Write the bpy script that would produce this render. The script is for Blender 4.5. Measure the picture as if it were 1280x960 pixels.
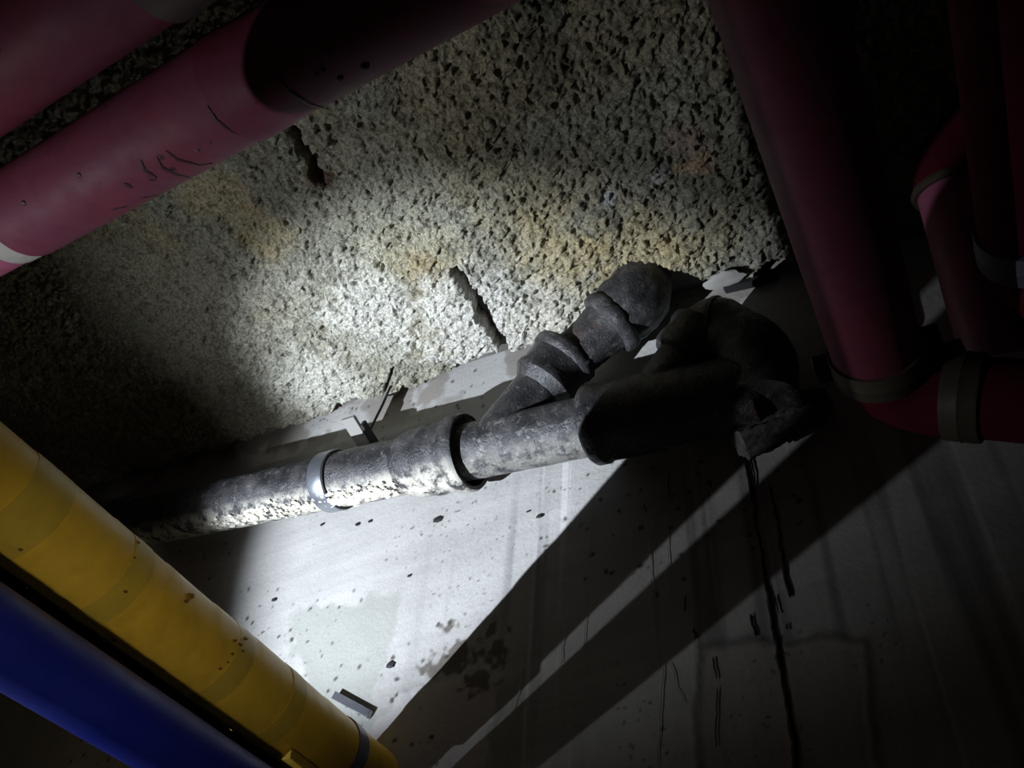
import bpy, math, random
import numpy as np
from mathutils import Vector, Matrix

for o in list(bpy.data.objects):
    bpy.data.objects.remove(o)
SC = bpy.context.scene
COL = SC.collection
UP = np.array([0, 0, 1.4])                 # the camera is held 1.4 m above the floor

# ------------------------------------------------------------------ camera
def unit(v):
    v = np.array(v, float)
    return v / np.linalg.norm(v)
F = 960.0
def vp(px, py): return np.array([(px - 640) / F, (480 - py) / F, 1.0])
cu = unit(vp(750, -600))
cd = vp(-1456, 1135); cd = unit(cd - cu * (cd @ cu))
cx = -cd
cn = np.cross(cu, cd)
RM = np.array([cx, cn, cu])                # world axes (x along wall, y into wall, z up) against camera axes
cam = bpy.data.cameras.new('camera')
cam.sensor_width = 36; cam.lens = 36 * F / 1280; cam.clip_start = 0.01
camo = bpy.data.objects.new('camera', cam); COL.objects.link(camo)
m3 = np.column_stack([RM @ [1, 0, 0], RM @ [0, 1, 0], RM @ [0, 0, -1]])
mw = Matrix(m3.tolist()).to_4x4(); mw.translation = Vector(UP)
camo.matrix_world = mw
SC.camera = camo

# ------------------------------------------------------------------ world, torch, exposure
wd = bpy.data.worlds.new('world'); SC.world = wd; wd.use_nodes = True
wd.node_tree.nodes['Background'].inputs[0].default_value = (0.9, 0.85, 0.8, 1)
wd.node_tree.nodes['Background'].inputs[1].default_value = 0.005
TORCH = np.array([-1.399, 0.10, -0.215])
AIM = np.array([-0.77, 1.015, 1.00])
def spot(name, power, size, blend, color, aim=AIM, radius=0.006, at=TORCH):
    l = bpy.data.lights.new(name, 'SPOT')
    l.energy = power; l.spot_size = math.radians(size); l.spot_blend = blend
    l.color = color; l.shadow_soft_size = radius
    o = bpy.data.objects.new(name, l); COL.objects.link(o)
    o.location = Vector(at + UP)
    o.rotation_euler = Vector(aim - at).to_track_quat('-Z', 'Y').to_euler()
    return o
spot('torch_hotspot', 235, 40, 0.62, (0.80, 0.88, 1.0))
spot('torch_spill', 31, 66, 1.0, (0.90, 0.94, 1.0), TORCH + np.array([0.76, 0.60, 1.20]))
# added fill spot low beside the camera, brightens the yellow pipe
FILL_AT = np.array([-0.05, -0.18, -0.30])
spot('yellow_pipe_fill', 9.5, 31, 1.0, (1.0, 0.95, 0.86), np.array([-0.82, 0.62, 0.50]), 0.03, FILL_AT)
SC.view_settings.view_transform = 'Standard'
SC.view_settings.look = 'None'
SC.view_settings.gamma = 1.0
SC.view_settings.use_curve_mapping = False
SC.view_settings.exposure = 0.0

# ------------------------------------------------------------------ helpers
rng = np.random.default_rng(7)
random.seed(7)
H = 1.14        # underside of the sprayed insulation
SLAB = 1.175    # concrete slab above it
W = 1.015       # wall plane

def ray(px, py): return RM @ vp(px, py)
def on_wall(px, py, y=W):
    r = ray(px, py); return r * y / r[1]
def on_ceiling(px, py, z=H):
    r = ray(px, py); return r * z / r[2]
def on_tube(px, py, p0, d, R):
    r = unit(ray(px, py)); p0 = np.array(p0, float); d = unit(d)
    a = r - d * (r @ d); b = -(p0 - d * (p0 @ d))
    A = a @ a; B = 2 * a @ b; C = b @ b - R * R
    D = B * B - 4 * A * C
    t = (-B - math.sqrt(max(D, 0))) / (2 * A)
    p = r * t
    c = p0 + d * ((p - p0) @ d)
    return p, unit(p - c)

def hash2(ix, iy, s):
    h = (ix.astype(np.int64) * 374761393 + iy.astype(np.int64) * 668265263 + s * 1442695041) & 0x7fffffff
    h = ((h ^ (h >> 13)) * 1274126177) & 0x7fffffff
    h = (h ^ (h >> 16)) & 0xffffff
    return h / float(0xffffff)
def vnoise(x, y, s=0):
    ix = np.floor(x); iy = np.floor(y); fx = x - ix; fy = y - iy
    fx = fx * fx * (3 - 2 * fx); fy = fy * fy * (3 - 2 * fy)
    a = hash2(ix, iy, s); b = hash2(ix + 1, iy, s); c = hash2(ix, iy + 1, s); d = hash2(ix + 1, iy + 1, s)
    return (a * (1 - fx) + b * fx) * (1 - fy) + (c * (1 - fx) + d * fx) * fy
def fbm(x, y, s=0, o=4):
    t = 0; a = 0.5; n = 0
    for k in range(o):
        t = t + a * vnoise(x * 2 ** k + 17.3 * k, y * 2 ** k - 9.1 * k, s + k); n += a; a *= 0.5
    return t / n
def worley(x, y, s=0):
    ix = np.floor(x); iy = np.floor(y); best = np.full(x.shape, 9.0)
    for dx in (-1, 0, 1):
        for dy in (-1, 0, 1):
            cx_ = ix + dx; cy_ = iy + dy
            d = (cx_ + hash2(cx_, cy_, s) - x) ** 2 + (cy_ + hash2(cx_, cy_, s + 91) - y) ** 2
            best = np.minimum(best, d)
    return np.sqrt(best)
def sstep(a, b, x):
    t = np.clip((x - a) / (b - a), 0, 1); return t * t * (3 - 2 * t)
def seg_dist(x, y, pts):
    best = np.full(x.shape, 9.0)
    for (a, b), (c, d) in zip(pts[:-1], pts[1:]):
        vx, vy = c - a, d - b; L = vx * vx + vy * vy + 1e-12
        t = np.clip(((x - a) * vx + (y - b) * vy) / L, 0, 1)
        best = np.minimum(best, np.hypot(x - a - t * vx, y - b - t * vy))
    return best
def poly_sd(x, y, P):
    d = seg_dist(x, y, list(P) + [P[0]]); inside = np.zeros(x.shape, bool)
    n = len(P)
    for i in range(n):
        (x1, y1), (x2, y2) = P[i], P[(i + 1) % n]
        c = ((y1 > y) != (y2 > y)) & (x < (x2 - x1) * (y - y1) / ((y2 - y1) if y2 != y1 else 1e-9) + x1)
        inside ^= c
    return np.where(inside, -d, d)

class MB:
    def __init__(s): s.v = []; s.f = []; s.n = 0
    def add(s, v, f):
        s.v.append(np.asarray(v, float)); s.f += [tuple(i + s.n for i in q) for q in f]; s.n += len(v)
    def rings(s, rings, closed_ends=True):
        k = len(rings[0]); n = len(rings)
        v = np.concatenate(rings); f = []
        for i in range(n - 1):
            for j in range(k):
                f.append((i * k + j, i * k + (j + 1) % k, (i + 1) * k + (j + 1) % k, (i + 1) * k + j))
        if closed_ends:
            f.append(tuple(range(k))[::-1]); f.append(tuple(range((n - 1) * k, n * k)))
        s.add(v, f)
    def sweep(s, pts, rad, seg=40, closed=True, rough=0.0, freq=40.0, seed=0):
        pts = np.asarray(pts, float); n = len(pts); rad = np.broadcast_to(rad, (n,))
        T = np.zeros_like(pts)
        for i in range(n):
            a = pts[max(i - 1, 0)]; b = pts[min(i + 1, n - 1)]
            q = b - a
            T[i] = unit(q) if np.linalg.norm(q) > 1e-9 else (T[i - 1] if i else np.array([1, 0, 0.]))
        ref = np.array([0, 0, 1.]) if abs(T[0][2]) < 0.8 else np.array([0, 1., 0])
        u = unit(ref - T[0] * (ref @ T[0])); R = []
        th = np.linspace(0, 2 * np.pi, seg, endpoint=False); L = 0.0
        for i in range(n):
            u = unit(u - T[i] * (u @ T[i])); w_ = np.cross(T[i], u)
            if i: L += np.linalg.norm(pts[i] - pts[i - 1])
            r = np.full(seg, rad[i])
            if rough:
                cc = fbm(L * freq + 3 * np.cos(th), 3 * np.sin(th) + seed + 50, seed, 3) - 0.5
                r = r + rough * cc * 2
            R.append(pts[i] + np.outer(r * np.cos(th), u) + np.outer(r * np.sin(th), w_))
        s.rings(R, closed); return s
    def lathe(s, p0, d, prof, seg=48, closed=True, rough=0.0, freq=40.0, seed=0):
        """profile = (station, radius); stations may fold back to make lips"""
        p0 = np.array(p0, float); d = unit(d)
        ref = np.array([0, 0, 1.]) if abs(d[2]) < 0.8 else np.array([0, 1., 0])
        u = unit(ref - d * (ref @ d)); w_ = np.cross(d, u); th = np.linspace(0, 2 * np.pi, seg, endpoint=False); R = []
        for a, r in prof:
            rr = np.full(seg, r)
            if rough: rr = rr + rough * 2 * (fbm(a * freq + 3 * np.cos(th), 3 * np.sin(th) + seed + 50, seed, 3) - 0.5)
            R.append(p0 + d * a + np.outer(rr * np.cos(th), u) + np.outer(rr * np.sin(th), w_))
        s.rings(R, closed); return s
    def box(s, c, ax, hs):
        c = np.array(c, float); ax = [unit(a) for a in ax]; b = 0.18 * min(hs)
        v = []
        for sx in (-1, 1):
            for sy in (-1, 1):
                for sz in (-1, 1):
                    sg = (sx, sy, sz)
                    for k in range(3):
                        q = c.copy()
                        for j in range(3): q = q + ax[j] * sg[j] * (hs[j] - (b if j != k else 0))
                        v.append(q)
        import bmesh
        bm = bmesh.new(); vs = [bm.verts.new(q) for q in v]
        r = bmesh.ops.convex_hull(bm, input=vs); bm.verts.index_update()
        s.add([list(q.co) for q in bm.verts], [[q.index for q in f.verts] for f in bm.faces]); bm.free(); return s
    def ribbon(s, pts, nrm, wid, th=0.001):
        """thin raised run lying on a surface"""
        pts = np.asarray(pts, float); nrm = np.asarray(nrm, float); n = len(pts); v = []; f = []
        for i in range(n):
            t = unit(pts[min(i + 1, n - 1)] - pts[max(i - 1, 0)]); b = np.cross(t, nrm[i]); w_ = wid[i]
            for k, h in ((-1, -0.3), (-.55, .75), (0, 1), (.55, .75), (1, -0.3)):
                v.append(pts[i] + b * w_ * k + nrm[i] * th * h)
        for i in range(n - 1):
            for j in range(4): f.append((i * 5 + j, i * 5 + j + 1, i * 5 + 6 + j, i * 5 + 5 + j))
        s.add(v, f); return s
    def lump(s, c, r, seed, sc=(1, 1, 1), n=2, amp=0.35):
        import bmesh
        bm = bmesh.new(); bmesh.ops.create_icosphere(bm, subdivisions=n, radius=1)
        v = np.array([q.co[:] for q in bm.verts]); bm.verts.index_update()
        k = 1 + amp * (2 * fbm(v[:, 0] * 1.7 + seed + v[:, 2], v[:, 1] * 1.7 + v[:, 2] * 1.3 + 30, seed, 3) - 1)
        s.add(np.array(c) + v * k[:, None] * r * np.array(sc), [[q.index for q in f.verts] for f in bm.faces]); bm.free(); return s

def build(name, mb, mat, parent=None, origin=None, smooth=True, kind=None):
    v = np.concatenate(mb.v)
    root = parent
    while root is not None and root.parent is not None: root = root.parent
    if root is not None: org = np.array(root['o'])
    else: org = np.array(origin if origin is not None else v.mean(0), float)
    me = bpy.data.meshes.new(name)
    me.from_pydata((v - org).tolist(), [], [list(q) for q in mb.f]); me.update()
    if smooth:
        me.polygons.foreach_set('use_smooth', [True] * len(me.polygons))
        me.set_sharp_from_angle(angle=math.radians(38))
    me.materials.append(mat)
    o = bpy.data.objects.new(name, me); COL.objects.link(o)
    if parent is None: o.location = Vector(org + UP); o['o'] = org.tolist()
    else: o.parent = parent
    if kind: o['kind'] = kind
    return o
def tag(o, label, cat, group=None):
    o['label'] = label; o['category'] = cat
    if group: o['group'] = group
    return o
def thing(name, label, cat, loc, group=None):
    o = bpy.data.objects.new(name, None); COL.objects.link(o); o.empty_display_size = 0.05
    o.location = Vector(np.array(loc, float) + UP); o['o'] = [float(a) for a in loc]
    return tag(o, label, cat, group)
def grid_object(name, PX, PY, PZ, mat, colors, flip=False, kind=None, parent=None):
    ny, nx = PX.shape
    v = np.stack([PX, PY, PZ + UP[2]], -1).reshape(-1, 3)
    idx = np.arange(nx * ny).reshape(ny, nx)
    q = np.stack([idx[:-1, :-1], idx[:-1, 1:], idx[1:, 1:], idx[1:, :-1]], -1).reshape(-1, 4)
    if flip: q = q[:, ::-1]
    me = bpy.data.meshes.new(name)
    me.vertices.add(len(v)); me.vertices.foreach_set('co', v.ravel())
    me.loops.add(q.size); me.loops.foreach_set('vertex_index', np.ascontiguousarray(q).ravel().astype(np.int32))
    me.polygons.add(len(q)); me.polygons.foreach_set('loop_start', (np.arange(len(q)) * 4).astype(np.int32))
    me.update(calc_edges=True); me.validate()
    me.polygons.foreach_set('use_smooth', [True] * len(me.polygons))
    if colors is not None:
        at = me.color_attributes.new('albedo', 'FLOAT_COLOR', 'POINT')
        c = np.concatenate([colors.reshape(-1, 3), np.ones((len(v), 1))], 1)
        at.data.foreach_set('color', np.ascontiguousarray(c, dtype=np.float32).ravel())
    me.materials.append(mat)
    o = bpy.data.objects.new(name, me); COL.objects.link(o)
    if kind: o['kind'] = kind
    return o

# ------------------------------------------------------------------ materials
def newmat(name):
    m = bpy.data.materials.new(name); m.use_nodes = True
    nt = m.node_tree; b = nt.nodes['Principled BSDF']; return m, nt, b
def nnode(nt, t, **kw):
    n = nt.nodes.new(t)
    for k, v in kw.items(): setattr(n, k, v)
    return n
def noise(nt, scale, detail=4, rough=0.55, vec=None, stretch=None):
    tc = nnode(nt, 'ShaderNodeNewGeometry').outputs['Position']
    if stretch:
        mp = nnode(nt, 'ShaderNodeMapping'); mp.inputs['Scale'].default_value = stretch
        nt.links.new(tc, mp.inputs['Vector']); tc = mp.outputs[0]
    n = nnode(nt, 'ShaderNodeTexNoise'); n.inputs['Scale'].default_value = scale
    n.inputs['Detail'].default_value = detail; n.inputs['Roughness'].default_value = rough
    nt.links.new(tc, n.inputs['Vector']); return n.outputs['Fac']
def ramp(nt, src, a, b, ca=(0, 0, 0, 1), cb=(1, 1, 1, 1)):
    r = nnode(nt, 'ShaderNodeValToRGB'); e = r.color_ramp.elements
    e[0].position = a; e[0].color = ca; e[1].position = b; e[1].color = cb
    nt.links.new(src, r.inputs[0]); return r.outputs[0]
def mix(nt, fac, a, b, mode='MIX'):
    n = nnode(nt, 'ShaderNodeMix', data_type='RGBA', blend_type=mode)
    for k, s in ((0, fac), (6, a), (7, b)):
        if hasattr(s, 'is_linked'): nt.links.new(s, n.inputs[k])
        elif isinstance(s, (int, float)): n.inputs[k].default_value = s
        else: n.inputs[k].default_value = (*s, 1)
    return n.outputs[2]
def bump(nt, b, src, dist, strength=1.0):
    n = nnode(nt, 'ShaderNodeBump'); n.inputs['Strength'].default_value = strength; n.inputs['Distance'].default_value = dist
    nt.links.new(src, n.inputs['Height']); nt.links.new(n.outputs[0], b.inputs['Normal'])

def attr_mat(name, rough, bscale, bdist, fine=0.25, fscale=260):
    m, nt, b = newmat(name)
    a = nnode(nt, 'ShaderNodeAttribute', attribute_name='albedo').outputs['Color']
    f = ramp(nt, noise(nt, fscale, 3), 0.3, 0.7, (1 - fine,) * 3 + (1,), (1 + fine,) * 3 + (1,))
    nt.links.new(mix(nt, 1.0, a, f, 'MULTIPLY'), b.inputs['Base Color'])
    b.inputs['Roughness'].default_value = rough; b.inputs['Specular IOR Level'].default_value = 0.25
    bump(nt, b, noise(nt, bscale, 5, 0.65), bdist); return m
M_ins = attr_mat('sprayed_mineral_insulation', 0.95, 260, 0.006, 0.5, 210)
M_wall = attr_mat('stained_concrete', 0.7, 120, 0.0012, 0.08, 300)

def paint(name, base, alt, rough, grime=(0.02, 0.012, 0.012), gthr=(0.70, 0.76), spec=0.4, gscale=22):
    m, nt, b = newmat(name)
    c = mix(nt, ramp(nt, noise(nt, 7, 5), 0.35, 0.65), base, alt)
    c = mix(nt, ramp(nt, noise(nt, 45, 3), 0.45, 0.85, (0, 0, 0, 1), (.5, .5, .5, 1)), c, tuple(x * 0.55 for x in base))
    c = mix(nt, ramp(nt, noise(nt, gscale, 4, 0.6), *gthr), c, grime)
    nt.links.new(c, b.inputs['Base Color'])
    r = ramp(nt, noise(nt, 20, 3), 0.3, 0.7, (rough - .08,) * 3 + (1,), (rough + .1,) * 3 + (1,))
    nt.links.new(r, b.inputs['Roughness']); b.inputs['Specular IOR Level'].default_value = spec
    bump(nt, b, noise(nt, 60, 4), 0.0008, 0.6); return m
M_red = paint('faded_red_paint', (0.205, 0.040, 0.064), (0.17, 0.045, 0.08), 0.62, spec=.25)
M_redtape = paint('red_wrap', (0.19, 0.03, 0.055), (0.16, 0.036, 0.07), 0.6, spec=.25)
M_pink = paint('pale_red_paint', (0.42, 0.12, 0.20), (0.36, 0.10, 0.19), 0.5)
M_olive = paint('grimy_coupling_iron', (0.10, 0.085, 0.055), (0.07, 0.05, 0.035), 0.6)
M_darkred = paint('darker_red', (0.12, 0.010, 0.024), (0.09, 0.012, 0.022), 0.8, spec=.08)  # darker, duller red than the other pipes
M_yellow = paint('yellow_wrap_tape', (0.80, 0.48, 0.04), (0.72, 0.45, 0.045), 0.42, (0.16, 0.07, 0.01), (0.73, 0.78))
M_yellow2 = paint('yellow_wrap_overlap', (0.62, 0.41, 0.045), (0.57, 0.39, 0.05), 0.42, (0.16, 0.07, 0.01), (0.74, 0.79))
M_blue = paint('blue_paint', (0.010, 0.020, 0.26), (0.009, 0.018, 0.22), 0.5, (0.01, 0.01, 0.05), (0.85, 0.9))
M_greyband = paint('grey_tape', (0.20, 0.19, 0.25), (0.16, 0.16, 0.2), 0.4, (0.05, 0.05, 0.06), (0.8, 0.85))
M_duskytape = paint('dusky_tape', (0.13, 0.095, 0.09), (0.10, 0.075, 0.07), 0.6)
M_whitetape = paint('white_tape', (0.5, 0.48, 0.45), (0.42, 0.4, 0.38), 0.5)
M_steel, nt, b = newmat('galvanised_steel')
b.inputs['Base Color'].default_value = (0.34, 0.36, 0.40, 1); b.inputs['Metallic'].default_value = 0.85; b.inputs['Roughness'].default_value = 0.36
bump(nt, b, noise(nt, 90, 3), 0.0006)
M_dark, nt, b = newmat('dark_grime'); b.inputs['Base Color'].default_value = (0.012, 0.011, 0.012, 1); b.inputs['Roughness'].default_value = 0.7
M_tar, nt, b = newmat('black_drip'); b.inputs['Base Color'].default_value = (0.006, 0.006, 0.006, 1); b.inputs['Roughness'].default_value = 0.5
M_scuff_shade, nt, b = newmat('scuff_shade'); b.inputs['Base Color'].default_value = (0.05, 0.008, 0.018, 1); b.inputs['Roughness'].default_value = 0.6
M_rustspot, nt, b = newmat('rust_spot'); b.inputs['Base Color'].default_value = (0.20, 0.09, 0.012, 1); b.inputs['Roughness'].default_value = 0.6
M_lime, nt, b = newmat('lime_streak'); b.inputs['Base Color'].default_value = (0.5, 0.49, 0.47, 1); b.inputs['Roughness'].default_value = 0.8
M_slab, nt, b = newmat('dark_slab')
nt.links.new(ramp(nt, noise(nt, 14, 5), .3, .7, (.05, .045, .04, 1), (.13, .12, .11, 1)), b.inputs['Base Color']); b.inputs['Roughness'].default_value = 0.9
M_plaster, nt, b = newmat('old_plaster'); b.inputs['Base Color'].default_value = (0.24, 0.23, 0.21, 1); b.inputs['Roughness'].default_value = 0.9
M_mortar, nt, b = newmat('mortar')
nt.links.new(ramp(nt, noise(nt, 50, 5), .3, .7, (.06, .058, .055, 1), (.17, .165, .16, 1)), b.inputs['Base Color']); b.inputs['Roughness'].default_value = 0.9
bump(nt, b, noise(nt, 120, 5), 0.002)

def iron(name, dust=0.5, under=0.0, rough=0.36, dustcol=(0.42, 0.41, 0.40)):
    m, nt, b = newmat(name)
    base = mix(nt, ramp(nt, noise(nt, 30, 4), 0.4, 0.75), (0.020, 0.020, 0.022), (0.075, 0.070, 0.070))
    base = mix(nt, ramp(nt, noise(nt, 11, 4, .6), 0.62, 0.76), base, (0.085, 0.048, 0.034))
    d = ramp(nt, noise(nt, 70, 6, 0.7), 0.60 - 0.12 * dust, 0.78 - 0.12 * dust, (0, 0, 0, 1), (dust,) * 3 + (1,))
    base = mix(nt, d, base, dustcol)
    if under:
        g = nnode(nt, 'ShaderNodeNewGeometry'); sx = nnode(nt, 'ShaderNodeSeparateXYZ'); nt.links.new(g.outputs['Normal'], sx.inputs[0])
        mul = nnode(nt, 'ShaderNodeMath', operation='MULTIPLY'); mul.inputs[1].default_value = -1
        nt.links.new(sx.outputs['Z'], mul.inputs[0])
        u = ramp(nt, mul.outputs[0], 0.62, 0.98)
        k = mix(nt, 1.0, u, ramp(nt, noise(nt, 38, 6, 0.7), 0.42, 0.54, (0, 0, 0, 1), (under,) * 3 + (1,)), 'MULTIPLY')
        base = mix(nt, k, base, (0.62, 0.59, 0.50))
    nt.links.new(base, b.inputs['Base Color'])
    r = ramp(nt, noise(nt, 55, 4), 0.35, 0.7, (rough - .1,) * 3 + (1,), (rough + .28,) * 3 + (1,))
    nt.links.new(r, b.inputs['Roughness']); b.inputs['Specular IOR Level'].default_value = 0.5
    bump(nt, b, noise(nt, 210, 5, 0.65), 0.0022); return m
M_iron = iron('bitumen_coated_iron', 0.35, 0.85)
M_iron2 = iron('glossy_black_iron', 0.30, 0.0, 0.24)
M_iron3 = iron('dusty_black_iron', 0.5, 0.0, 0.45, (0.2, 0.19, 0.15))
M_crust, nt, b = newmat('lime_crust')
nt.links.new(ramp(nt, noise(nt, 120, 4), .35, .65, (.32, .29, .22, 1), (.75, .73, .66, 1)), b.inputs['Base Color']); b.inputs['Roughness'].default_value = 0.9

# ------------------------------------------------------------------ wall
xs = np.concatenate([np.linspace(-5, -2.4, 14)[:-1], np.arange(-2.4, 0.55, 0.003), np.linspace(0.55, 3.0, 14)[1:]])
zs = np.concatenate([np.linspace(-1.4, 0.18, 10)[:-1], np.arange(0.18, 1.18, 0.003)])
X, Z = np.meshgrid(xs, zs)
def wp(*q): return [tuple(on_wall(*p)[[0, 2]]) for p in q]
f1 = fbm(X * 3, Z * 3, 1, 5); f2 = fbm(X * 16, Z * 16, 5, 4)
al = 0.39 * (0.72 + 0.56 * f1) * (0.92 + 0.16 * f2)
al *= 0.90 + 0.20 * fbm(X * 3.5 + Z * 1.2, Z * 70 - X * 9, 9, 3)
streak = sstep(0.50, 0.75, fbm(X * 34, Z * 1.6, 21, 4)) * sstep(-0.9, -0.5, X) * sstep(0.95, 0.6, Z)
pale = sstep(0.66, 0.80, fbm(X * 60, Z * 1.3, 33, 4)) * sstep(-0.75, -0.5, X) * sstep(0.95, 0.8, Z)
al = al * (1 - 0.45 * streak) + 0.13 * pale
C = np.stack([al * 1.02, al * 1.0, al * 0.955], -1)
def blend(C, m, col): return C * (1 - m[..., None]) + np.array(col) * m[..., None]
wob = (fbm(X * 22, Z * 22, 44, 4) - 0.5) * 0.06
# flaked plaster patch low on the wall, with a grey skim beside it
patch = poly_sd(X, Z, wp((520, 852), (570, 845), (632, 838), (612, 960), (590, 1030), (430, 1000), (470, 900))) + wob
C = blend(C, sstep(0.004, -0.004, patch) * 0.9, (0.46, 0.44, 0.435))
fl = poly_sd(X, Z, wp((528, 800), (640, 770), (640, 858), (520, 866))) + wob * 2.2
C = blend(C, sstep(0.004, -0.006, fl) * sstep(0.44, 0.56, fbm(X * 40, Z * 40, 61, 4)) * 0.85, (0.09, 0.075, 0.06))
skim = poly_sd(X, Z, wp((360, 770), (500, 740), (478, 860), (455, 930), (400, 940))) + wob
C = blend(C, sstep(0.01, -0.01, skim) * 0.7, (0.27, 0.28, 0.25))
green = poly_sd(X, Z, wp((622, 860), (660, 830), (650, 1000), (605, 1000))) + wob * .4
C = blend(C, sstep(0.006, -0.006, green) * 0.6, (0.26, 0.27, 0.22))
# blocked-up opening
op = poly_sd(X, Z, wp((868, 805), (1085, 798), (1105, 1010), (880, 1020))) + wob * .35
C = blend(C, sstep(0.004, -0.004, op) * 0.75, (0.40, 0.36, 0.33))
C *= 1 - 0.45 * (np.exp(-(op / 0.006) ** 2))[..., None]
# black drops and dirt specks
sp = worley(X * 22, Z * 22, 71); spk = sstep(0.10, 0.04, sp + 0.22 * (fbm(X * 120, Z * 120, 73, 3) - .5)) * sstep(0.56, 0.64, fbm(X * 5, Z * 5, 77, 3))
sp2 = worley(X * 52 + 3 * f2, Z * 52, 81) + .25 * (fbm(X * 150, Z * 150, 83, 2) - .5); spk2 = sstep(0.13, 0.05, sp2) * hash2(np.floor(X * 26), np.floor(Z * 26), 85) * sstep(0.56, 0.64, fbm(X * 7, Z * 7, 87, 3))
C = blend(C, np.clip(spk + spk2, 0, 1) * 0.85, (0.03, 0.028, 0.028))
tz = sstep(1.02, 1.1, Z) * sstep(.5, .62, fbm(X * 14, Z * 14, 91, 4))
C = blend(C, tz * .6, (0.16, 0.13, 0.1))
relief = 0.003 * (f1 - .5) + 0.0016 * (f2 - .5) + 0.0012 * np.clip(patch * 60, -1, 1) + 0.0018 * np.exp(-(op / 0.007) ** 2) * -1
wall = grid_object('wall_back', X, np.full_like(X, W) + relief, Z, M_wall, C, kind='structure')
wall['o'] = [0.0, 0.0, -1.4]
tag(wall, 'stained grey concrete wall behind the pipes, lit by torchlight', 'wall')

# ------------------------------------------------------------------ ceiling slab and sprayed insulation
mb = MB(); mb.box((-1.0, -0.4, SLAB + 0.06), ((1, 0, 0), (0, 1, 0), (0, 0, 1)), (4.0, 1.55, 0.06))
ceil_ = build('ceiling', mb, M_slab, smooth=False, kind='structure')
tag(ceil_, 'dark concrete ceiling slab showing at gaps in the insulation', 'ceiling')

st = 0.0023
xs = np.arange(-2.75, 0.75, st); ys = np.arange(-0.10, 1.0135, st)
X, Y = np.meshgrid(xs, ys)
def cp(*q): return [tuple(on_ceiling(*p)[:2]) for p in q]
g1 = fbm(X * 2.2, Y * 2.2, 101, 4); g2 = fbm(X * 9, Y * 9, 111, 4)
wx = X + 0.010 * (fbm(X * 38, Y * 38, 121, 3) - .5); wy = Y + 0.010 * (fbm(X * 38, Y * 38, 131, 3) - .5)
c1 = 1 - np.clip(worley(wx * 46, wy * 46, 141), 0, 1); c2 = 1 - np.clip(worley(wx * 105, wy * 105, 151), 0, 1)
c3 = fbm(X * 120, Y * 120, 161, 3)
bulk = sstep(.40, .62, fbm(X * 20, Y * 20, 171, 4))
c4 = fbm(wx * 62, wy * 62, 163, 4); c5 = 1 - np.abs(2 * fbm(X * 85 + 2 * g2, Y * 85, 165, 3) - 1)
c6 = fbm(wx * 150, wy * 150, 169, 2)
th = 0.030 + 0.022 * (g1 - .5) + 0.020 * (g2 - .5) + 0.004 * c1 * (.3 + .7 * bulk) + 0.005 * c2 + 0.018 * (c4 - .5) + 0.004 * c5 + 0.012 * (c6 - .3)
th -= 0.010 * sstep(.58, .74, fbm(X * 70 + Y * 25, Y * 105, 167, 4)) * sstep(.36, .62, fbm(X * 11, Y * 11, 173, 3))
nz = (fbm(X * 30, Y * 30, 181, 4) - .5)
def gap(pts, w_, amp=0.03):
    return sstep(w_ * 0.4, w_ * 1.3, seg_dist(X, Y, pts) + amp * nz)
keep = np.ones_like(X)
keep *= gap(cp((572, 336), (580, 348), (597, 372), (604, 392), (620, 420)), 0.011, 0.022)
keep *= gap(cp((620, 420), (635, 440)), 0.010, 0.05)
keep *= gap(cp((668, 316), (662, 345)), 0.003, 0.010)
keep *= gap(cp((367, 165), (378, 180), (390, 200)), 0.009, 0.02)
keep *= gap(cp((392, 205), (405, 240)), 0.006, 0.02)
keep *= gap(cp((735, 385), (724, 404)), 0.004, 0.02)
keep *= gap(cp((493, 455), (470, 520)), 0.003, 0.008)
hole = poly_sd(X, Y, cp((815, 330), (850, 338), (900, 352), (960, 345), (1000, 330), (1060, 300), (1060, 420), (700, 460), (760, 400))) + nz * 0.045
keep *= sstep(-0.004, 0.006, hole)
edge = 1.0 + 0.055 * (fbm(X * 12, X * 0 + 3, 191, 4) - .62) + 0.02 * nz
keep *= sstep(0.004, -0.004, Y - edge)
th = th * keep - (1 - keep) * 0.004
PZ = SLAB - np.maximum(th, -0.004)
PXx = X + 0.006 * (fbm(X * 70, Y * 70, 201, 3) - .5) * 2; PYy = np.minimum(Y + 0.006 * (fbm(X * 70, Y * 70, 211, 3) - .5) * 2, 1.0135)
a = 0.25 * (0.7 + 0.6 * fbm(X * 5, Y * 5, 221, 4)) * (0.75 + 0.5 * vnoise(X * 110, Y * 110, 223))
C = np.stack([a * 1.04, a * 1.0, a * 0.78], -1)
och = sstep(.50, .66, fbm(X * 4.5, Y * 4.5, 231, 4))
C = C * (1 - .55 * och[..., None]) + .55 * och[..., None] * np.stack([a * 1.08, a * .9, a * .5], -1)
def spotm(px, py, r):
    q = on_ceiling(px, py); return sstep(r, r * .35, np.hypot(X - q[0], Y - q[1]) + nz * r * .9)
for px, py, r in ((520, 318, .13), (700, 318, .13), (790, 318, .12), (270, 240, .09), (330, 290, .08)):
    C = blend(C, spotm(px, py, r) * .55 * (.35 + .9 * fbm(X * 40, Y * 40, 251, 3)), (0.44, 0.35, 0.17))
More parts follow.
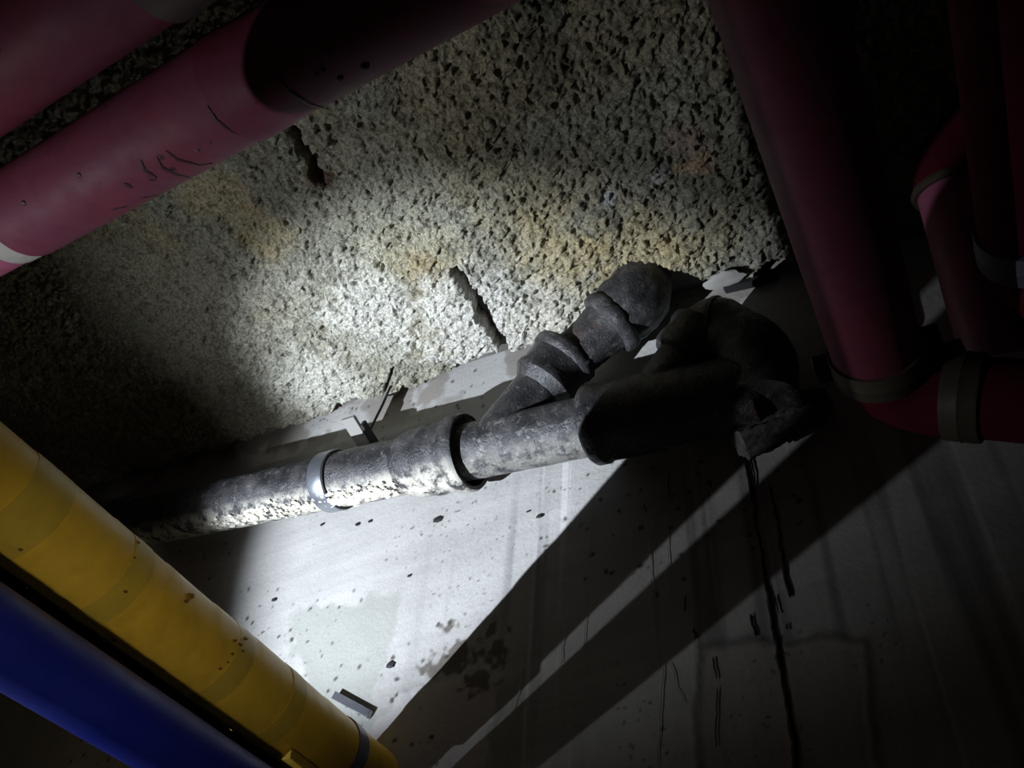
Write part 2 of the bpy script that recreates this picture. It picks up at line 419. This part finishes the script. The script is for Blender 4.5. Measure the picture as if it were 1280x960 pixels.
for px, py, r, cc in ((600, 400, .20, (.68, .67, .61)), (470, 390, .17, (.62, .61, .54)), (400, 480, .16, (.55, .54, .47)), (700, 400, .12, (.58, .55, .46)), (824, 216, .022, (.5, .5, .5)),  # first four: pale efflorescence, brightened so the colour carries the torch hotspot
                      (760, 245, .02, (.45, .45, .45)), (855, 170, .05, (.42, .33, .27)), (880, 200, .03, (.5, .37, .24)), (850, 205, .02, (.55, .42, .28)), (480, 250, .2, (.36, .35, .27)), (160, 380, .3, (.33, .32, .24))):
    C = blend(C, spotm(px, py, r) * .75, cc)
C = blend(C, spotm(402, 225, .035) * .8, (0.10, 0.045, 0.03))
C *= (1 - .45 * sstep(.52, .68, fbm(X * 7, Y * 7, 241, 4)) * sstep(-.5, -.2, X))[..., None]
C = np.clip(C, .015, .75)
C = blend(C, 1 - sstep(.2, .8, keep), (0.05, 0.04, 0.035))
ins = grid_object('spray_insulation', PXx, PYy, PZ, M_ins, C, flip=True, kind='stuff')
tag(ins, 'clumpy grey and ochre sprayed fibre insulation coating the ceiling', 'insulation')

# ------------------------------------------------------------------ pipes along the wall, under the ceiling
def xpipe_station(px, py, p0, R):
    p, n = on_tube(px, py, p0, (1, 0, 0), R); return p[0]
PR = 0.057
R1 = (0.0, 0.1885, 0.772)
t = thing('red_pipe', 'long faded red pipe crossing the upper left under the ceiling', 'pipe', (-1.0, R1[1], R1[2]), 'red pipes along the wall')
xa = xpipe_station(318, 172, R1, PR); xb = xpipe_station(408, 137, R1, PR); xl = xpipe_station(22, 322, R1, PR)
def jacket(x0, x1, r0, r1):
    n = 40; s = np.linspace(0, x1 - x0, n)
    prof = [(0, r0 - .006)] + [(q, r0 + (r1 - r0) * k / (n - 1)) for k, q in enumerate(s)] + [(x1 - x0, r1 - .006)]
    return MB().lathe((x0, R1[1], R1[2]), (1, 0, 0), prof, 64, True, 0.0006, 14, int(abs(x0) * 10))
build('jacket', jacket(xl + .012, xa, PR, PR), M_red, t)
build('jacket', jacket(xa - .004, xb, PR + .0025, PR - .0012), M_redtape, t)
build('jacket', jacket(xb - .004, 0.9, PR - .0002, PR - .001), M_red, t)
build('end_tape', MB().lathe((xl - .022, R1[1], R1[2]), (1, 0, 0), [(0, PR - .004), (0, PR - .002), (.04, PR - .002), (.04, PR - .005)], 64), M_whitetape, t)
build('pipe', MB().lathe((-3.2, R1[1], R1[2]), (1, 0, 0), [(0, PR - .004), (3.2 + xl, PR - .004)], 64), M_pink, t)
def marks(name, mat, p0, d, R, lines, parent, w0=.003, th_=.0006):
    for L in lines:
        P = []; Nn = []
        for i in range(len(L) - 1):
            for k in range(6):
                u = k / 6; q = (L[i][0] * (1 - u) + L[i + 1][0] * u, L[i][1] * (1 - u) + L[i + 1][1] * u)
                a_, n_ = on_tube(q[0], q[1], p0, d, R); P.append(a_); Nn.append(n_)
        a_, n_ = on_tube(L[-1][0], L[-1][1], p0, d, R); P.append(a_); Nn.append(n_)
        n = len(P); wd_ = [w0 * (0.25 + 0.75 * math.sin(math.pi * min(max((i + .3) / n, .06), .94))) * random.uniform(.7, 1.3) for i in range(n)]
        build(name, MB().ribbon(P, Nn, wd_, th_), mat, parent)
marks('scuff_shade_mark', M_scuff_shade, R1, (1, 0, 0), PR + .0004, [
    [(259, 132), (270, 150), (290, 165), (316, 174)], [(345, 95), (362, 115), (385, 130), (412, 137)],  # wrap seam, then the shadow edge drawn as a dark line
    [(176, 200), (180, 213), (196, 222)], [(196, 196), (203, 210), (222, 219), (236, 222)], [(207, 188), (222, 200), (250, 207), (266, 204)],
    [(155, 229), (165, 235)], [(178, 248), (196, 244)], [(140, 262), (160, 258)]], t, .0028)
for (px, py, r) in ((456, 82, .006), (425, 97, .004), (404, 88, .003), (397, 93, .003), (388, 60, .003), (411, 65, .003), (322, 110, .003), (317, 129, .003), (304, 126, .002), (99, 220, .004), (30, 255, .004), (246, 188, .003), (262, 178, .002)):
    p, n_ = on_tube(px, py, R1, (1, 0, 0), PR)
    build('dirt_spot', MB().lump(p, r, int(px), (1, 1, .35), 1, .3), M_scuff_shade, t)

R2Y, R2Z = 0.048, 0.772
t = thing('red_pipe', 'dark red pipe in the top left corner behind the long red pipe', 'pipe', (-1.0, R2Y, R2Z), 'red pipes along the wall')
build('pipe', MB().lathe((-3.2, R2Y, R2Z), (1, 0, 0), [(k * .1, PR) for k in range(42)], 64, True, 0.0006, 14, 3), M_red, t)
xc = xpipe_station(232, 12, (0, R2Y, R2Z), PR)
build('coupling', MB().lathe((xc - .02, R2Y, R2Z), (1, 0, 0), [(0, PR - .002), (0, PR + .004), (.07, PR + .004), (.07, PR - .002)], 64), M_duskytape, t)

# ------------------------------------------------------------------ red pipes running to the wall at the right
def arc(p, c, q, n=14):
    p, c, q = map(np.array, (p, c, q)); u = np.linspace(0, 1, n)[:, None]
    return p * (1 - u) ** 2 + 2 * c * u * (1 - u) + q * u ** 2
AR = 0.051; AX, AZ = 0.0205, 0.690
t = thing('red_pipe', 'thick red pipe coming down at the right with an elbow at the wall', 'pipe', (AX, 0.5, AZ))
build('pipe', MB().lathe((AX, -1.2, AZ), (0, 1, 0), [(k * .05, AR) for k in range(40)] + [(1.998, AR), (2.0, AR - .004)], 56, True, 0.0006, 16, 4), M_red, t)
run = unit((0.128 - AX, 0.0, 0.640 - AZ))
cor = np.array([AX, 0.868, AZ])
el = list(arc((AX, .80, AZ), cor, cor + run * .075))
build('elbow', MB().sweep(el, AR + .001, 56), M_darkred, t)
def cring(p0, d, L, r, seg=56):
    return MB().lathe(p0, d, [(0, r - .006), (0, r - .001), (.004, r), (L * .45, r), (L * .5, r + .001), (L * .55, r), (L - .004, r), (L, r - .001), (L, r - .006)], seg)
c = build('coupling', cring((AX, .778, AZ), (0, 1, 0), .042, AR + .005), M_olive, t)
build('bolt_lug', MB().box((AX - AR - .012, .80, AZ + .006), ((1, 0, 0), (0, 1, 0), (0, 0, 1)), (.012, .017, .012)), M_dark, c)
build('bolt_lug', MB().box((AX + AR + .010, .80, AZ + .006), ((1, 0, 0), (0, 1, 0), (0, 0, 1)), (.012, .017, .012)), M_dark, c)
c = build('coupling', cring(cor + run * .070, run, .040, AR + .005), M_olive, t)
build('bolt_lug', MB().box(cor + run * .09 + np.array([0, -.012, AR + .012]), ((1, 0, 0), (0, 1, 0), (0, 0, 1)), (.017, .012, .012)), M_dark, c)
build('stub', MB().sweep([cor + run * .10, cor + run * .9], AR - .001, 56), M_darkred, t)

BX, BZ, BR = 0.219, 0.780, 0.055
t = thing('red_pipe', 'dark red pipe at the right edge of the picture with a grey coupling', 'pipe', (BX, 0.4, BZ))
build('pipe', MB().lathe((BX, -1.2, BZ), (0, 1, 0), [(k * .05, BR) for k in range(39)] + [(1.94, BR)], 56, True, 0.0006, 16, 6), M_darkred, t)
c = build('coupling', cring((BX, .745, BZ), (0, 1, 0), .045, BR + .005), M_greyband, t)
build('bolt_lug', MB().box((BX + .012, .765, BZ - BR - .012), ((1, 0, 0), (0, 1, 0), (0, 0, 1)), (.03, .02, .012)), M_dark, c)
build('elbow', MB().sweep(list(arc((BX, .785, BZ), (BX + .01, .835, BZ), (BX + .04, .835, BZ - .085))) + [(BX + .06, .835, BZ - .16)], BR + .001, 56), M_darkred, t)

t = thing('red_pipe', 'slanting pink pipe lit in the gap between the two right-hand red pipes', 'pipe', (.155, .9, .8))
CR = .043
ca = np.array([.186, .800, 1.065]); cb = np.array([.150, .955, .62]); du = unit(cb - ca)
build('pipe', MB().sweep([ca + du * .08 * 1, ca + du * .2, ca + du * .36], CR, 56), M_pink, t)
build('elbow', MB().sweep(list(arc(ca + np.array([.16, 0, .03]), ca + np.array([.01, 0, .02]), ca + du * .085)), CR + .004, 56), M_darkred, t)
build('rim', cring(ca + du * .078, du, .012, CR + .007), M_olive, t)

# ------------------------------------------------------------------ yellow and blue pipes
YD = unit((-0.1107, 1.0, -0.0826))
YF = np.array([-0.8287, W, 0.3073]); YR = 0.050
t = thing('yellow_pipe', 'yellow taped pipe running diagonally across the lower left', 'pipe', YF - YD * .5)
n = 420; sts = np.linspace(0, 1.9, n); seg = 72
thv = np.linspace(0, 2 * np.pi, seg, endpoint=False)
p0 = YF - YD * 1.9
u = unit(np.array([0, 0, 1.]) - YD * YD[2]); w_ = np.cross(YD, u)
R = []
for s in sts:
    ph = (s / 0.085 + thv / (2 * np.pi) * 0.35 * np.sin(thv) ** 0) % 1.0
    rr = YR - 0.0009 * ph + 0.0004 * np.sin(thv * 3 + s * 20)
    R.append(p0 + YD * s + np.outer(rr * np.cos(thv), u) + np.outer(rr * np.sin(thv), w_))
mb = MB(); mb.rings(R); build('taped_pipe', mb, M_yellow, t)
def along_y(px, py):
    p, n_ = on_tube(px, py, YF, YD, YR); return (p - YF) @ YD, p, n_
for (px, py) in ((60, 610), (165, 700), (70, 545), (365, 870), (335, 735)):
    s, p, n_ = along_y(px, py)
    ov = [(0, YR - .002), (0, YR + .0002), (.016, YR + .0006), (.030, YR + .0003), (.030, YR - .002)]
    build('tape_overlap', MB().lathe(YF + YD * s, YD, ov, 72), M_yellow2, t)
s, p, n_ = along_y(455, 930)
build('grey_band', MB().lathe(YF + YD * (s - .012), YD, [(0, YR - .002), (0, YR + .0012), (.026, YR + .0012), (.026, YR - .002)], 72), M_greyband, t)
k, p, n_ = along_y(316, 952)
build('lug', MB().box(YF + YD * (k + .05) - np.array([-.018, 0, YR + .0]), (YD, (1, 0, 0), (0, 0, 1)), (.05, .012, .006)), M_yellow2, t)
for (px, py, r) in ((156, 740, .003), (238, 745, .0055), (232, 752, .003), (275, 836, .0025), (226, 866, .003), (172, 678, .003), (168, 697, .002), (25, 687, .003), (285, 828, .0018), (290, 818, .0022), (300, 806, .004), (306, 798, .004), (293, 801, .003), (303, 814, .003), (142, 800, .003)):
    s, p, n_ = along_y(px, py); build('rust_spot', MB().lump(p, r, int(px), (1, 1, .5), 1, .35), M_rustspot, t)

cc_ = np.array([-.850, W, .244])
build('torch_blocker', MB().sweep([cc_ - YD * 1.9, cc_ - YD * 1.0, cc_], .017, 20), M_dark, t)  # added blocker behind the blue pipe, keeps torch light off the yellow underside

BD = YD; BF = np.array([-0.800, W, 0.192]); BLR = 0.035
t = thing('blue_pipe', 'blue pipe below the yellow pipe, lit along its lower edge', 'pipe', BF - YD * .5)
build('pipe', MB().lathe(BF - BD * 1.9, BD, [(k * .05, BLR) for k in range(39)], 64, True, 0.0003, 16, 8), M_blue, t)

# strap end sticking out behind the yellow pipe
p = on_wall(440, 881, 1.010)
mb = MB(); a1 = on_wall(418, 868, 1.010); a2 = on_wall(462, 892, 1.010); dx = unit(a2 - a1)
mb.box(p, (dx, (0, 1, 0), np.cross(dx, (0, 1, 0))), (np.linalg.norm(a2 - a1) / 2, .005, .0065))
t = thing('strap_bracket', 'small steel strap end on the wall beside the yellow pipe', 'bracket', p)
build('strap', mb, M_steel, t)
build('bolt', MB().lathe(p + dx * .018 + np.array([0, -.004, 0]), (0, 1, 0), [(0, .0045), (.035, .0045)], 6), M_steel, t)

# ------------------------------------------------------------------ black cast iron drain and fittings
def mz(x): return .845 - .064 * (x + .79)
def ax(x): return np.array([x, .93, mz(x)])
MD = unit(ax(-.5) - ax(-1.5))
def mline(x0, x1, n): return [ax(x) for x in np.linspace(x0, x1, n)]
t = thing('drain_pipe', 'long black cast iron drain pipe low along the wall, crusted white below', 'pipe', ax(-1.2))
build('barrel', MB().sweep(mline(-3.2, -.80, 160), np.linspace(.062, .0555, 160), 56, True, .0012, 60, 11), M_iron, t)
hb = ax(-.815)
prof = [(-.01, .052), (0, .057), (.012, .062), (.03, .066), (.06, .0665), (.066, .069), (.074, .069), (.08, .0665), (.110, .068), (.118, .073), (.140, .074), (.146, .071), (.144, .064), (.09, .062)]
build('hub', MB().lathe(hb, MD, prof, 64, True, .0010, 50, 12), M_iron, t)
cr = build('clamp_band', MB().lathe(ax(-1.015), MD, [(0, .056), (0, .0612), (.003, .0625), (.018, .0622), (.033, .0625), (.036, .0612), (.036, .056)], 64), M_steel, t)
build('gap_ring', MB().lathe(ax(-.979), MD, [(0, .055), (0, .0605), (.004, .0605), (.004, .055)], 64), M_dark, t)
mb = MB()
for k in range(420):
    x = random.choice([random.uniform(-1.32, -.82), random.uniform(-1.0, -.84)]); th_ = random.gauss(-1.72, .16)
    cpt = ax(x); r = .0585 + random.uniform(0, .0015)
    p = cpt + np.array([0, math.cos(th_) * r, math.sin(th_) * r])
    mb.lump(p, random.uniform(.0015, .0055), k, (1.5, 1, .7), 1, .45)
build('lime_crust', mb, M_crust, t, kind='stuff', smooth=False)

# wall tab of the clamp and a hanger rod
p = on_wall(448, 543, .962)
t = thing('clamp_tab', 'small pale clamp tab between the drain pipe and the wall', 'bracket', p)
build('tab', MB().box(p, ((1, 0, .0), (0, 1, -.35), (0, .35, 1)), (.017, .045, .005)), M_plaster, t)
build('web', MB().box(p + np.array([.020, .012, .004]), ((1, 0, .0), (0, 1, -.35), (0, .35, 1)), (.004, .03, .010)), M_dark, t)
q0 = on_ceiling(492, 474, 1.16); q1 = p + np.array([.02, .01, .01])
tag(build('hanger_rod', MB().sweep([q0, q0 * .5 + q1 * .5 + np.array([.003, 0, 0]), q1], .0028, 10), M_dark), 'thin dark hanger rod rising from the clamp tab into the insulation', 'rod')

# first wye fitting
b0 = ax(-.62); bd = unit((.62, 0, .78))
t = thing('wye_fitting', 'black wye fitting entering the open hub of the drain pipe', 'pipe fitting', ax(-.6))
build('body', MB().sweep(mline(-.745, -.36, 40), .0525, 56, True, .0010, 50, 13), iron('bitumen_rusty_iron', .55, .25), t)
br = [b0 + bd * s for s in np.linspace(0, .17, 24)]
build('branch', MB().sweep(br, np.linspace(.050, .047, 24), 56, True, .0010, 50, 14), M_iron2, t)
hubp = [(-.004, .046), (0, .050), (.012, .058), (.018, .063), (.028, .063), (.034, .060), (.068, .060), (.074, .065), (.088, .066), (.094, .062), (.093, .054), (.04, .05)]
build('branch_hub', MB().lathe(b0 + bd * .135, bd, hubp, 64, True, .0010, 50, 15), M_iron2, t)

# riser from the branch up into the ceiling
e0 = b0 + bd * .175
t = thing('riser_bend', 'dusty black pipe bend rising into the ceiling insulation', 'pipe fitting', e0)
top = np.array([-.335, .93, 1.10])
path = list(arc(e0, (e0 + top) / 2 + np.array([.012, 0, .0]), top, 16)) + [top + np.array([.004, 0, .03]), top + np.array([.006, 0, .12])]
rad = np.interp(np.linspace(0, 1, len(path)), [0, .35, .5, .62, .75, .85, 1], [.047, .046, .049, .060, .064, .064, .060])
build('bend', MB().sweep(path, rad, 80, True, .0050, 70, 16), M_iron3, t)
rd = unit(top - path[10])
build('hub_rim', MB().lathe(path[9], unit(path[12] - path[8]), [(0, .050), (.003, .062), (.010, .066), (.022, .066), (.028, .063), (.03, .055)], 80, True, .0034, 60, 17), M_iron3, t)

# second wye fitting
t = thing('wye_fitting', 'large black wye fitting at the right end of the drain line', 'pipe fitting', ax(-.3))
prof = [(0, .056), (.001, .066), (.006, .070), (.022, .070), (.030, .066), (.10, .066), (.13, .062), (.25, .060), (.28, .056), (.295, .040)]
build('body', MB().lathe(ax(-.43), MD, prof, 64, True, .0012, 50, 18), M_iron2, t)
c0 = ax(-.33); c1v = np.array([-.250, .925, .905]); cdir = unit(c1v - c0)
build('branch', MB().sweep([c0 + (c1v - c0) * k for k in np.linspace(0, 1, 20)], .048, 56, True, .001, 50, 19), M_iron2, t)
build('branch_hub', MB().lathe(c1v - cdir * .012, cdir, [(0, .047), (.004, .058), (.012, .063), (.026, .063), (.032, .060), (.05, .060), (.056, .064), (.066, .064), (.07, .058), (.068, .05)], 64, True, .001, 50, 20), M_iron2, t)

t = thing('trap_bend', 'bulky black pipe bend turning down beside the right-hand red elbow', 'pipe fitting', c1v + cdir * .06)
s0 = c1v + cdir * .035
pts = np.concatenate([arc(s0, s0 + cdir * .045, np.array([-.170, .925, .905]), 12), arc((-.170, .925, .905), (-.136, .925, .878), (-.140, .925, .815), 12)[1:], [(-.143, .925, .77)]])
rad = np.interp(np.linspace(0, 1, len(pts)), [0, .12, .2, .3, .36, .5, .8, 1], [.048, .055, .060, .060, .057, .059, .060, .054])
build('bend', MB().sweep(pts, rad, 56, True, .0012, 50, 22), M_iron2, t)
build('ridge', MB().lathe(pts[5], unit(pts[6] - pts[4]), [(0, .054), (.003, .062), (.010, .062), (.013, .054)], 56, True, .001, 50, 23), M_iron2, t)

# ragged mortar stub under the trap
pth = [on_wall(925, 556, .955), on_wall(950, 545, .965), on_wall(985, 523, .975), on_wall(1020, 505, .99), on_wall(1034, 500, 1.0)]
t = thing('mortar_stub', 'ragged grey mortar stub below the trap bend with black drips under it', 'mortar', pth[2])
pth = np.array(pth); pp = np.array([[np.interp(k, range(5), pth[:, j]) for j in range(3)] for k in np.linspace(0, 4, 40)])
build('stub', MB().sweep(pp, np.interp(np.linspace(0, 1, 40), [0, .3, .6, .85, 1], [.022, .026, .028, .022, .006]), 40, True, .012, 26, 25), M_mortar, t)

# stick of scrap under the insulation edge, loose flakes there
q0, q1 = on_ceiling(905, 361, 1.12), on_ceiling(972, 346, 1.13)
tag(build('wood_scrap', MB().box((q0 + q1) / 2, (unit(q1 - q0), (0, 1, 0.1), (0, 0, 1)), (np.linalg.norm(q1 - q0) / 2, .010, .006)), M_dark), 'dark wooden scrap hanging at the insulation edge left of the red pipe', 'scrap')
q = on_ceiling(905, 349, 1.120)
tag(build('plaster_flake', MB().lump(q, .030, 5, (1.2, .6, .25), 3, .5), M_plaster), 'pale plaster flake at the insulation edge right of the riser bend', 'plaster')

# ------------------------------------------------------------------ runs on the wall
def run_part(name, mat, L, w0, w1, th_=.0012, wob_=.0034, seed=0):
    w0 *= .68; w1 *= .68
    rs = np.random.default_rng(seed); P = []
    A = np.array([on_wall(*q) for q in L]); n = int(np.sum(np.linalg.norm(np.diff(A, axis=0), axis=1)) / .006) + 4
    tt = np.linspace(0, len(L) - 1, n)
    P = np.stack([np.interp(tt, range(len(L)), A[:, j]) for j in range(3)], 1)
    k = np.arange(n)
    P[:, 0] += wob_ * 2 * (fbm(k * .35 + seed * 7, k * 0.0 + .3, seed, 3) - .5)
    P[:, 1] = W - .0016
    wd_ = np.interp(tt, [0, len(L) - 1], [w0, w1]) * (.55 + .9 * fbm(k * .5, k * 0.0 + 9.7, seed + 3, 3)); wd_[0] *= .3; wd_[-1] *= .3
    return build(name, MB().ribbon(P, np.tile([0, -1., 0], (n, 1)), wd_, th_), mat, wall)
drips = [([(930, 560), (938, 600), (943, 640), (952, 690), (960, 745), (968, 790), (975, 820), (985, 880), (993, 930), (997, 975)], .0038, .0055),
         ([(938, 565), (943, 600), (946, 645)], .003, .0015), ([(962, 608), (970, 640), (977, 690), (987, 748)], .0025, .0045),
         ([(837, 588), (836, 626)], .0022, .001), ([(889, 600), (890, 612)], .003, .001), ([(858, 745), (858, 765)], .002, .002), ([(867, 786), (870, 800)], .003, .002),
         ([(938, 768), (946, 796)], .0025, .003), ([(968, 745), (975, 768)], .002, .001), ([(893, 822), (896, 850)], .0025, .001), ([(897, 860), (894, 935)], .0012, .0012), ([(983, 780), (986, 788)], .002, .002), ([(806, 632), (808, 642)], .002, .001)]
for i, (L, a_, b_) in enumerate(drips): run_part('drip_stain', M_tar, L, a_, b_, seed=i)
limes = [([(735, 735), (730, 800), (727, 868)], .0009, .0005), ([(824, 625), (812, 680), (815, 740), (822, 825)], .0016, .0008), ([(834, 640), (836, 700), (838, 760)], .0012, .0006), ([(830, 830), (824, 900), (822, 965)], .0014, .001),
         ([(655, 825), (650, 860), (642, 890)], .001, .001), ([(790, 660), (790, 720)], .0008, .0006), ([(706, 780), (702, 830)], .0012, .0008), ([(838, 830), (846, 860), (856, 880)], .0012, .0006), ([(742, 640), (736, 700)], .0008, .0004)]
for i, (L, a_, b_) in enumerate(limes): run_part('lime_streak', M_lime, L, a_, b_, .0006, .003, seed=40 + i)
flk = [(488, 832, 6), (548, 650, 7), (447, 656, 4), (403, 656, 3), (343, 750, 4), (512, 720, 3), (674, 646, 4), (463, 652, 3), (660, 640, 2)]
for px, py, r in flk:
    p = on_wall(px, py); build('loose_flake', MB().lump(p + np.array([0, -.0015, 0]), r * .0013, px, (1.3, .35, .9), 1, .45), M_dark, wall)
for o in bpy.data.objects:
    if 'o' in o: del o['o']
